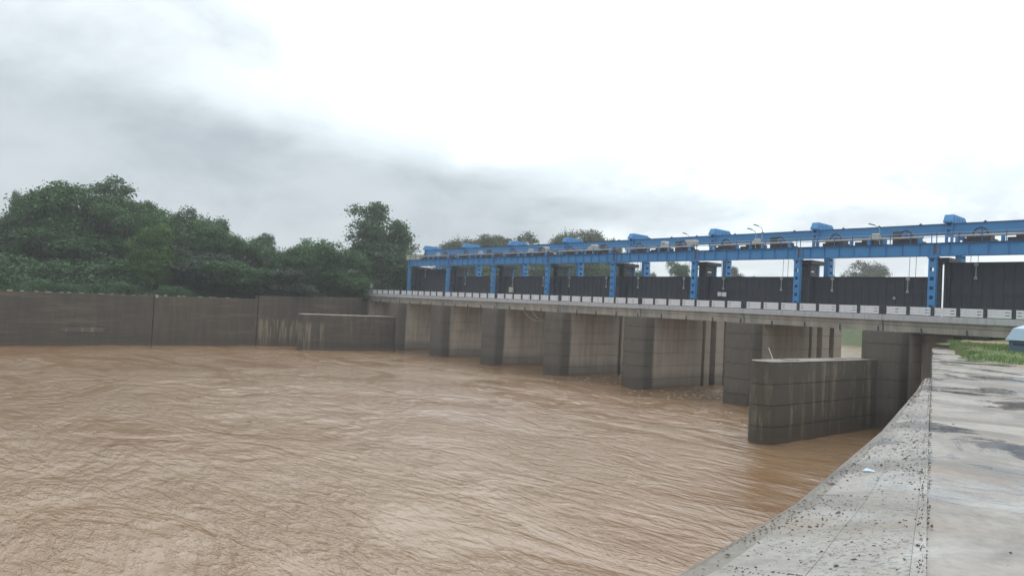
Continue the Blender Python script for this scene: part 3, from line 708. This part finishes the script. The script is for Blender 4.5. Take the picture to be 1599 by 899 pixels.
def ribbon(f0, f1, dz0, dz1, name, m, thick=.3):
    """strip of coping between two fractions of its width"""
    mb = MB(); A = []; B = []
    rows = []
    for j in range(len(O)-1):
        for s_ in range(6 if j else 1):
            fr = s_/(6 if j else 1)
            o_ = lerp(O[j], O[j+1], fr); e_ = lerp((*EI[j], 6.545), (*EI[j+1], 6.545), fr); rows.append((e_, o_))
    rows.append(((*EI[-1], 6.545), O[-1]))
    for r_i, (e_, o_) in enumerate(rows):
        w0 = f0 + (0 if f0 <= .1 else .004*math.sin(r_i*1.7)); w1 = f1 + (0 if f1 >= .99 or f1 < .1 else .004*math.sin(r_i*1.7))
        a = lerp(e_, o_, w0); b = lerp(e_, o_, w1)
        A.append((a[0], a[1], a[2]+dz0)); B.append((b[0], b[1], b[2]+dz1))
    n = len(A); vs = A + B + [(p[0], p[1], p[2]-thick) for p in A] + [(p[0], p[1], p[2]-thick) for p in B]
    fs = []
    for j in range(n-1): fs += [(j, j+1, n+j+1, n+j), (2*n+j, 3*n+j, 3*n+j+1, 2*n+j+1), (j, 2*n+j, 2*n+j+1, j+1), (n+j, n+j+1, 3*n+j+1, 3*n+j)]
    fs += [(0, n, 3*n, 2*n), (n-1, 2*n+n-1, 3*n+n-1, n+n-1)]
    mb.add(vs, fs); return part(name, mb, m, cop)
ribbon(-.012, .05, .012, .012, 'coping_edge', M['coping'])
ribbon(.052, .463, .002, .003, 'coping_slab', M['coping'])
ribbon(.464, .86, .006, .004, 'coping_slab', M['coping'])
ribbon(.862, .995, .0, -.02, 'coping_slab', M['lip'])
# battered outer face and vertical wing wall below
mb = MB(); n = len(O)
rA = [(p[0], p[1], p[2]-.03) for p in O]; rB = []
for j in range(n):
    e_, o_ = Vector(EI[j]), Vector(O[j][:2]); d_ = Vector((-1, -.35)).normalized(); f_ = min(1, (o_-e_).length)
    rB.append((O[j][0]+d_.x*.13*f_, O[j][1]+d_.y*.13*f_, O[j][2]-.09*f_-.02))
rC = [(p[0]-.25, p[1]-.08, -3.) for p in rB]; rD = [(e_[0]+.9, e_[1], -3.) for e_ in EI]; rE = [(e_[0]+.0, e_[1], 6.2) for e_ in EI]
vs = rA+rB+rC+rD+rE; fs = [(a*n+j, a*n+j+1, ((a+1) % 5)*n+j+1, ((a+1) % 5)*n+j) for a in range(5) for j in range(n-1)] + [tuple(a*n for a in range(5)), tuple(a*n+n-1 for a in range(5))[::-1]]
mb.add(vs, fs); part('outer_face', mb, M['lip'], cop)
low = E[4:]
low = [(-8.25+.25*.35, 23.35)] + E[5:]
for z0, z1 in ((-3, 1.1), (1.1, 2.45), (2.45, 3.82), (3.82, 5.2), (5.2, 6.35)):
    mb = MB(); vs = []; n = len(low)
    ofs = .02
    for (dx_, z) in ((0, z0), (0, z1-.03), (.03, z1-.02), (.03, z1), (1.2, z1), (1.2, z0)): vs += [(p[0]+dx_, p[1], z) for p in low]
    fs = [(a*n+j, a*n+j+1, ((a+1) % 6)*n+j+1, ((a+1) % 6)*n+j) for a in range(6) for j in range(n-1)] + [tuple(a*n for a in range(6)), tuple(a*n+n-1 for a in range(6))[::-1]]
    mb.add(vs, fs); part('concrete_lift', mb, M['guide'], cop)
# raised crust along the crack between coping and apron
mb = MB()
for j in range(700):
    f_ = random.random()**1.5; yy = 3.2 + f_*20; xx = -.01-.3538*yy + random.gauss(0, .022) - .005
    s_ = random.uniform(.003, .009)
    mb.add([(xx-s_, yy-s_*2, 6.548), (xx+s_, yy-s_, 6.548), (xx+s_*.6, yy+s_*2, 6.548), (xx-s_*.7, yy+s_, 6.548), (xx, yy, 6.56+s_*.4)], [(0,1,4),(1,2,4),(2,3,4),(3,0,4),(3,2,1,0)])
o = link('crack_grit', mb.mesh('crack_grit'), M['litter']); tag(o, 'dark grit and weeds along the crack beside the coping', 'grit', kind='stuff')
# leaf litter and clods on coping and a few on the apron
def surf(f_, j, fr):
    o_ = lerp(O[j], O[j+1], fr); e_ = lerp((*EI[j], 6.545), (*EI[j+1], 6.545), fr); return lerp(e_, o_, f_)
mb = MB(); cent = [(random.random(), random.randrange(2, 7), random.random(), random.uniform(.08, .3)) for _ in range(46)]
for j in range(4600):
    c_ = random.choice(cent)
    f_ = c_[0] + random.gauss(0, .09); p = surf(min(.97, max(.03, f_)), c_[1], min(1, max(0, c_[2] + random.gauss(0, .16))))
    if random.random() < .25: p = surf(random.uniform(.03, .97), random.randrange(2, 7), random.random())
    s_ = (abs(random.gauss(0, .0042)) + .002) * (1 + .35*(c_[1] > 3))
    if random.random() < .05: s_ *= 1.8
    a_ = random.uniform(0, 6.28); ca, sa = math.cos(a_)*s_*1.6, math.sin(a_)*s_*1.6; cb, sb = -math.sin(a_)*s_, math.cos(a_)*s_; z = p[2] + (.006 if .464 < f_ < .86 else .0)
    mb.add([(p[0]+ca, p[1]+sa, z), (p[0]+cb, p[1]+sb, z), (p[0]-ca, p[1]-sa, z), (p[0]-cb, p[1]-sb, z), (p[0], p[1], z+s_*.7)], [(0,1,4),(1,2,4),(2,3,4),(3,0,4),(3,2,1,0)])
o = link('leaf_litter', mb.mesh('leaf_litter'), M['litter']); tag(o, 'dark droppings and leaf litter scattered on the pale coping', 'litter', kind='stuff')
mb = MB()
for j in range(160):
    yy = 3.5 + 34*random.random()**1.6; xx = -.35*yy + .2 + random.random()*(.5*yy+2); s_ = abs(random.gauss(0, .005)) + .003
    mb.add([(xx-s_*1.5, yy, 6.532), (xx, yy-s_, 6.532), (xx+s_*1.5, yy, 6.532), (xx, yy+s_, 6.532), (xx, yy, 6.532+s_)], [(0,1,4),(1,2,4),(2,3,4),(3,0,4),(3,2,1,0)])
o = link('pebbles', mb.mesh('pebbles'), M['litter']); tag(o, 'few dark pebbles scattered over the wet walkway', 'pebbles', kind='stuff')
p = surf(.62, 4, .25); mb = MB().add([(p[0]-.06, p[1]-.04, p[2]+.012), (p[0]+.07, p[1]-.02, p[2]+.02), (p[0]+.04, p[1]+.07, p[2]+.014), (p[0]-.05, p[1]+.05, p[2]+.03), (p[0], p[1]+.01, p[2]+.035)], [(0,1,4),(1,2,4),(2,3,4),(3,0,4),(3,2,1,0)])
tag(link('plastic_scrap', mb.mesh('plastic_scrap'), M['plastic']), 'crumpled pale blue plastic scrap on the coping near the water', 'plastic scrap')
# embankment, soil, grass
mb = MB()
def emb(x): return 0
xs = [-19.6, -18.6, -17.5, -16, -13, -9, -4, 4, 15, 30, 60]; rows = []
for yy, zf in ((55.6, .1), (55.9, .3), (56, .55), (58.2, .85), (59.5, 1.), (75, 1.), (78, .8), (84, .1), (90, 0)):
    rows.append([(x, yy + random.uniform(-.3, .3), 6.75 + min(1, max(.3, (x+21)/4.5))*zf*.68 + (random.uniform(-.05, .05) if zf < 1 else 0)) for x in xs])
vs = [p for r_ in rows for p in r_]; nx = len(xs)
mb.add(vs, [(a*nx+b, a*nx+b+1, (a+1)*nx+b+1, (a+1)*nx+b) for a in range(len(rows)-1) for b in range(nx-1)])
tag(link('embankment', mb.mesh('embankment'), M['ground']), kind='structure')
mb = MB(); pts = [(-16.5, 54.0), (-14.5, 53.2), (-12, 53.0), (-9, 52.0), (-4, 51), (-4, 53.5), (-9, 54.3), (-12, 55.2), (-14.5, 55.0)]
# red path climbing the slope
vs = []; 
for i in range(13):
    f_ = i/12; x = -17.5 + f_*16; y = 54.4 - .6*f_ ; z = 7.12 + .16*math.sin(f_*1.4)
    vs += [(x, y-.45, z-.03), (x, y+.55, z+.12)]
mb.add(vs, [(2*i, 2*i+2, 2*i+3, 2*i+1) for i in range(12)])
tag(link('soil_track', mb.mesh('soil_track'), M['soil']), kind='structure')
mb = MB(); pts = arc(-8.2, 37.4, 1.9, .9, 0, 360, 14)[:-1]; pts = [(x+random.uniform(-.2, .2), y+random.uniform(-.15, .15)) for x, y in pts]; mb.prism(pts, 6.50, 6.536)
tag(link('mud_patch', mb.mesh('mud_patch'), M['soil']), kind='structure')
co = []; q = []
def gz(x, y): return 6.40 + .075*min(9, max(0, y-38.))
def blade(x, y, z, h, w, lean):
    a_ = random.uniform(0, math.pi); c1, s1 = math.cos(a_)*w, math.sin(a_)*w; lx, ly = random.gauss(0, lean), random.gauss(0, lean); o = len(co)
    co.extend([(x-c1, y-s1, z), (x+c1, y+s1, z), (x+c1*.3+lx, y+s1*.3+ly, z+h), (x-c1*.3+lx, y-s1*.3+ly, z+h)]); q.append((o, o+1, o+2, o+3))
cnt = 0
while cnt < 42000:
    x = random.uniform(-19, 4); y = random.uniform(38.6, 60.0)
    if x < -12.3: 
        lim = -12.3 + (39.2 - y)*(-12.3+18.8)/(55.5-39.2)*1.0
        if x < lim + .1: continue
    elif y < 38.95 - (x+9.6)*.25 and x > -9.6: continue
    elif y < 39.2 and x <= -9.6: continue
    if 53.4 < y < 55.2 and x > -17.5: continue
    zz_ = gz(x, y) - .03
    hgt = random.uniform(.03, .09) * (1.0 + 1.5*(vnoise(np.array([x/1.3+60]), np.array([y/1.3+60]), 21)[0] > .12))
    blade(x, y, zz_, hgt, .02, .05); cnt += 1
go = link('grass', qmesh('grass', np.array(co), np.array(q)), M['grassblade']); tag(go, 'green grass on the bank beside the wet walkway', 'grass', kind='stuff')
# small blue shed at the right edge
th = thing('shed', 'small blue metal shed with pale blue hipped roof at the right edge', 'shed', (-11.3, 46.5, 6.95), rz=math.radians(8))
part('wall_panel', MB().box(-1.15, 3.2, -.8, 1.6, 0, .62), M['wallblue'], th, bevel=.02)
mb = MB(); mb.add([(-1.3, -.95, .60), (3.4, -.95, .60), (3.4, 1.8, .60), (-1.3, 1.8, .60), (-1.0, -.55, 1.25), (3.1, -.55, 1.25), (3.1, 1.4, 1.25), (-1.0, 1.4, 1.25), (-.35, .1, 1.55), (2.5, .1, 1.55), (2.5, .8, 1.55), (-.35, .8, 1.55)],
    [(0,3,2,1),(0,1,5,4),(1,2,6,5),(2,3,7,6),(3,0,4,7),(4,5,9,8),(5,6,10,9),(6,7,11,10),(7,4,8,11),(8,9,10,11)])
part('roof', mb, M['roofblue'], th)
part('vent', MB().box(-.95, -.35, -.84, -.80, .34, .44), M['machine'], th)
# ------------------------------------------------------------------ trees
def crown_mesh(name, seed, N=9000, lobes=16, flat=.8, sparse=False, drop=.0):
    r = np.random.default_rng(seed); cents = []
    for i in range(lobes):
        u = r.random()**.5; th_ = r.random()*6.283; zc = r.uniform(-.55 if not sparse else -.35, .85)
        rad = math.sqrt(max(0.05, 1 - (zc*.95)**2)) * .78 * u
        cents.append((rad*math.cos(th_), rad*math.sin(th_), zc*flat, r.uniform(.26, .44) * (1 if not sparse else .72)))
    cents = np.array(cents); nc = 26
    pts = []
    per = N // (lobes*nc)
    for c_ in cents:
        d = r.normal(size=(nc, 3)); d[:, 2] = np.abs(d[:, 2])*.9 - .25*r.random(nc); d /= np.linalg.norm(d, axis=1)[:, None]
        cl = c_[:3] + d * c_[3] * r.uniform(.72, 1.08, (nc, 1)) * np.array([1, 1, .8])
        for k_ in cl:
            pts.append(k_ + r.normal(size=(per, 3)) * np.array([.085, .085, .045]) )
    P = np.concatenate(pts); n = len(P)
    nrm = r.normal(size=(n, 3)); nrm[:, 2] = np.abs(nrm[:, 2]) + .5; nrm /= np.linalg.norm(nrm, axis=1)[:, None]
    a = np.cross(nrm, r.normal(size=(n, 3))); a /= np.linalg.norm(a, axis=1)[:, None]; b = np.cross(nrm, a)
    s_ = r.uniform(.013, .031, (n, 1)); ls = s_*1.5
    co_ = np.stack([P - a*ls, P - b*s_*.8 + a*.1*ls, P + a*ls, P + b*s_*.8 + a*.1*ls], 1).reshape(-1, 3)
    return qmesh(name, co_, np.arange(4*n).reshape(n, 4)), cents
CR = [crown_mesh('crown', 100+i, 21000, 20+i % 3*3, .8) for i in range(6)]
CS = [crown_mesh('crown_sparse', 200+i, 11000, 22, .95, True) for i in range(3)]
CL = crown_mesh('crown_shrub', 300, 5200, 10, .6)
def ray(px, py):
    v = R.to_3x3() @ Vector((px-799.5, -(py-449.5), -1100.)); return v
LEAFC = {}
def tree(px, ytop, hw, dep, mk, label, variant=0, sparse=False, base=6.3, squash=None, name='tree', group='trees on the river bank'):
    """px,ytop: where the tip stands in the photograph, hw half width in px, dep distance forward"""
    v = ray(px, ytop) * (dep/1100.); top = Z0 + v.z; Hh = top - base
    rad = hw*dep/1100.; th = thing(name, label, 'tree', (v.x, v.y, base), group, random.uniform(0, 6.28))
    me, cents = (CS if sparse else CR)[variant % (3 if sparse else 6)]
    key = (me.name, mk)
    if key not in LEAFC:
        m2 = me.copy(); m2.materials.clear(); m2.materials.append(M[mk]); LEAFC[key] = m2
    ch = min(Hh*.52, max(rad*1.15, Hh*.40)) if squash is None else squash
    sz = ch/1.0; cz = Hh - sz*.96
    cr = link('crown', LEAFC[key], None, th, (0, 0, cz), (0, 0, 0), (rad*1.04, rad*1.04, sz))
    mb = MB(); r0 = .018*Hh + .08
    mb.tube([(0, 0, -.6), (.1, 0, cz*.4), (-.05, .12, cz), (0, .1, cz + sz*.5)], r0, 8, r0*.35)
    for c_ in cents[:9]:
        e_ = Vector((c_[0]*rad*.8, c_[1]*rad*.8, cz + c_[2]*sz)); s0 = Vector((0, .1, max(cz - sz*.5, cz*.5)))
        mb.tube([s0, s0.lerp(e_, .5) + Vector((0, 0, -.1*rad)), e_], r0*.45, 5, r0*.12)
    part('trunk', mb, M['bark'], th)
    if not sparse and Hh > 6:                                        # lower skirt so the crown reaches down to the bank
        me2 = CR[(variant+3) % 6][0]; k2 = (me2.name, mk)
        if k2 not in LEAFC: m3 = me2.copy(); m3.materials.clear(); m3.materials.append(M[mk]); LEAFC[k2] = m3
        link('crown', LEAFC[k2], None, th, (0, 0, max(cz - sz*.75, Hh*.2)), (0, 0, 2.), (rad*.88, rad*.88, max(cz*.55, 1.6)))
    return th
T = [ # px, ytop, halfwidth, depth, material, sparse, label
 (5, 342, 46, 116, 'leaf_mid', False, 'rounded green crown at the far left, right of the cut off tree'),
 (200, 305, 46, 116, 'leaf_mid', False, 'full green crown on the right shoulder of the tallest crown'),
 (-45, 335, 62, 112, 'leaf_mid', False, 'dark bushy tree cut by the left edge of the picture'),
 (28, 303, 13, 128, 'leaf_dark', True, 'small dark leafy treetop poking out at the far left, above the bushy trees'),
 (52, 326, 50, 118, 'leaf_dark', False, 'low dense tree at the left, in front of the tallest crown'),
 (95, 286, 62, 112, 'leaf_mid', False, 'tall full green tree at left, its top left of the highest point'),
 (160, 276, 66, 120, 'leaf_dark', False, 'tallest rounded dark crown of the left bank'),
 (118, 345, 70, 111, 'leaf_dark', False, 'broad hanging tree just behind the wall below the tallest crown'),
 (232, 318, 26, 124, 'leaf_dark', True, 'ragged open treetop between the tallest crown and the next peak'),
 (242, 346, 36, 107, 'leaf_bright', False, 'lighter yellow green tree in front of the left mass'),
 (290, 326, 32, 128, 'leaf_dark', False, 'narrow dark crown forming the second peak from the left'),
 (330, 348, 46, 120, 'leaf_mid', False, 'sloping green crown right of the second peak'),
 (296, 385, 60, 112, 'leaf_grey', False, 'grey green tree low behind the wall, left of the middle'),
 (380, 365, 42, 122, 'leaf_mid', False, 'flat topped tree in the middle of the left bank, sloping down to the right'),
 (350, 352, 12, 128, 'leaf_dark', True, 'tiny dark treetop sticking up over the middle trees'),
 (262, 326, 40, 124, 'leaf_mid', False, 'mid green crown filling the step down right of the tallest crown'),
 (325, 338, 40, 126, 'leaf_dark', False, 'dark crown on the slope right of the second peak'),
 (414, 366, 24, 128, 'leaf_dark', False, 'small dark rounded crown in the dip of the tree line'),
 (372, 405, 62, 112, 'leaf_dark', False, 'low broad tree at the wall under the flat topped tree'),
 (452, 379, 42, 118, 'leaf_dark', False, 'dark tree in the dip left of the domed crown'),
 (493, 374, 48, 122, 'leaf_mid', False, 'domed bright tree left of the lone tall tree'),
 (448, 420, 52, 114, 'leaf_grey', False, 'low shrubby tree behind the wall in the middle'),
 (540, 390, 42, 122, 'leaf_mid', False, 'leafy tree at the foot of the lone tall tree'),
 (590, 317, 57, 142, 'leaf_dark', True, 'lone tall tree with open crown left of the blue steelwork'),
 (592, 350, 58, 140, 'leaf_dark', False, 'second stem of open foliage under the lone tall crown'),
 (602, 392, 56, 138, 'leaf_dark', False, 'dark dense growth under the lone tall tree'),
 (655, 418, 40, 150, 'leaf_dark', False, 'dark tree behind the leftmost blue tower'),
 (572, 425, 40, 132, 'leaf_dark', False, 'low dark tree just behind the end of the bank wall'),
 (716, 371, 30, 205, 'leaf_olive', False, 'small open olive crown above the left end of the blue deck'),
 (758, 368, 38, 205, 'leaf_olive', False, 'rounded olive crown above the blue deck, left of the peaked one'),
 (805, 361, 42, 205, 'leaf_olive', False, 'peaked olive crown above the blue deck'),
 (720, 410, 45, 195, 'leaf_mid', False, 'dark tree seen under the deck in the second bay from the left'),
 (785, 405, 50, 195, 'leaf_mid', False, 'dark tree seen under the deck in the third bay from the left'),
 (850, 400, 40, 200, 'leaf_mid', False, 'dark tree seen under the deck beside the fifth tower'),
 (884, 360, 25, 210, 'leaf_olive', False, 'narrow twin topped crown above the blue deck'),
 (928, 362, 42, 212, 'leaf_olive', False, 'wide uneven crown above the blue deck, right of the narrow one'),
 (962, 371, 9, 215, 'leaf_olive', False, 'tiny rounded treetop just above the runway girder'),
 (905, 400, 48, 200, 'leaf_mid', False, 'dark tree seen under the deck in the middle bay'),
 (970, 405, 34, 205, 'leaf_mid', False, 'tree seen under the deck thinning out to the right'),
 (1012, 419, 14, 210, 'leaf_dark', True, 'small open treetop above a gate at the end of the tree line'),
 (1059, 407, 21, 205, 'leaf_mid', False, 'single rounded tree framed between two towers above a gate'),
 (1143, 418, 14, 260, 'leaf_olive', True, 'thin treetop above the gate with notice boards'),
 (1166, 427, 18, 270, 'leaf_olive', False, 'low faint treetop above the gate with notice boards'),
 (1300, 424, 14, 280, 'leaf_olive', False, 'faint low treetop just right of the second tower from the right'),
 (1354, 409, 33, 255, 'leaf_olive', False, 'rounded grey green tree above the gate between the two nearest towers'),
]
for i, (px, yt, hw, dep, mk, spz, lab) in enumerate(T):
    tree(px, yt, hw, dep, mk, lab, 1 if lab.startswith('lone') else i, spz)
# undergrowth behind the bank walls
def shrub_band(name, pts, mk, label, per=1, s0=1.4, s1=3.0):
    src = CL[0]; nv = len(src.vertices); base = np.empty(nv*3, dtype=np.float32); src.vertices.foreach_get('co', base); base = base.reshape(-1, 3)
    cs = []
    for (x, y, z) in pts:
        s_ = random.uniform(s0, s1); a_ = random.uniform(0, 6.28); ca, sa = math.cos(a_), math.sin(a_)
        b_ = base.copy(); b_[:, 0], b_[:, 1] = base[:, 0]*ca - base[:, 1]*sa, base[:, 0]*sa + base[:, 1]*ca
        cs.append(b_*np.array([s_*1.25, s_*1.25, s_]) + np.array([x, y, z + s_*.3]))
    co_ = np.concatenate(cs)
    o = link(name, qmesh(name, co_, np.arange(len(co_)).reshape(-1, 4)), M[mk]); tag(o, label, 'undergrowth', kind='stuff'); return o
shrub_band('undergrowth', [(-110.5 - random.random()*5, y + random.uniform(-1, 1), 6.2) for y in np.arange(-25, 66, 3.0)] , 'leaf_dark', 'dark undergrowth filling the gap behind the long bank wall', s0=1.4, s1=2.6)
shrub_band('undergrowth', [(-121 - random.random()*6, y + random.uniform(-2, 2), 6.2) for y in np.arange(-30, 130, 5.0)] , 'leaf_dark', 'deeper dark undergrowth beneath the left bank trees', s0=4.5, s1=6.5)
shrub_band('undergrowth', [(-136 - random.random()*8, y, 6.2) for y in np.arange(-40, 110, 6.0)] , 'leaf_dark', 'dark growth deep inside the left bank trees', s0=6, s1=8)
shrub_band('undergrowth', [(-140 - random.random()*14, y, 6.2) for y in np.arange(118, 178, 4.0)], 'leaf_dark', 'shrubs on the bank upstream seen under the blue deck', s0=3.0, s1=5.0)
shrub_band('undergrowth', [(x + random.uniform(-2, 2), 258 + random.random()*12, 4.2) for x in np.arange(-190, -20, 5.5)], 'leaf_mid', 'far green bank upstream seen under the bridge', s0=3.2, s1=5.2)
shrub_band('undergrowth', [(-18.4 + random.random()*3.0, 57.0 + random.random()*1.5, 6.6) for _ in range(5)] + [(-17 + i*1.6, 58.3 + random.random(), 6.9) for i in range(8)] + [(-13 + i*2.4, 78 + random.random()*3, 7.6) for i in range(8)], 'leaf_grey', 'weedy shrubs on the bank slope under the right end of the bridge', s0=.45, s1=.8)
# ------------------------------------------------------------------ haze
HAZE = 0.0007
hz = MB().box(-2250, 2250, -2250, 2250, -4.5, 32.0)
m, t = mat('haze_air'); v = t.n('ShaderNodeVolumePrincipled', {'Color': (.94, .95, .97, 1), 'Density': HAZE, 'Anisotropy': .2})
o_ = t.n('ShaderNodeOutputMaterial', {}); t.nt.links.new(v.outputs[0], o_.inputs['Volume'])
o = link('haze', hz.mesh('haze'), m); tag(o, kind='stuff')
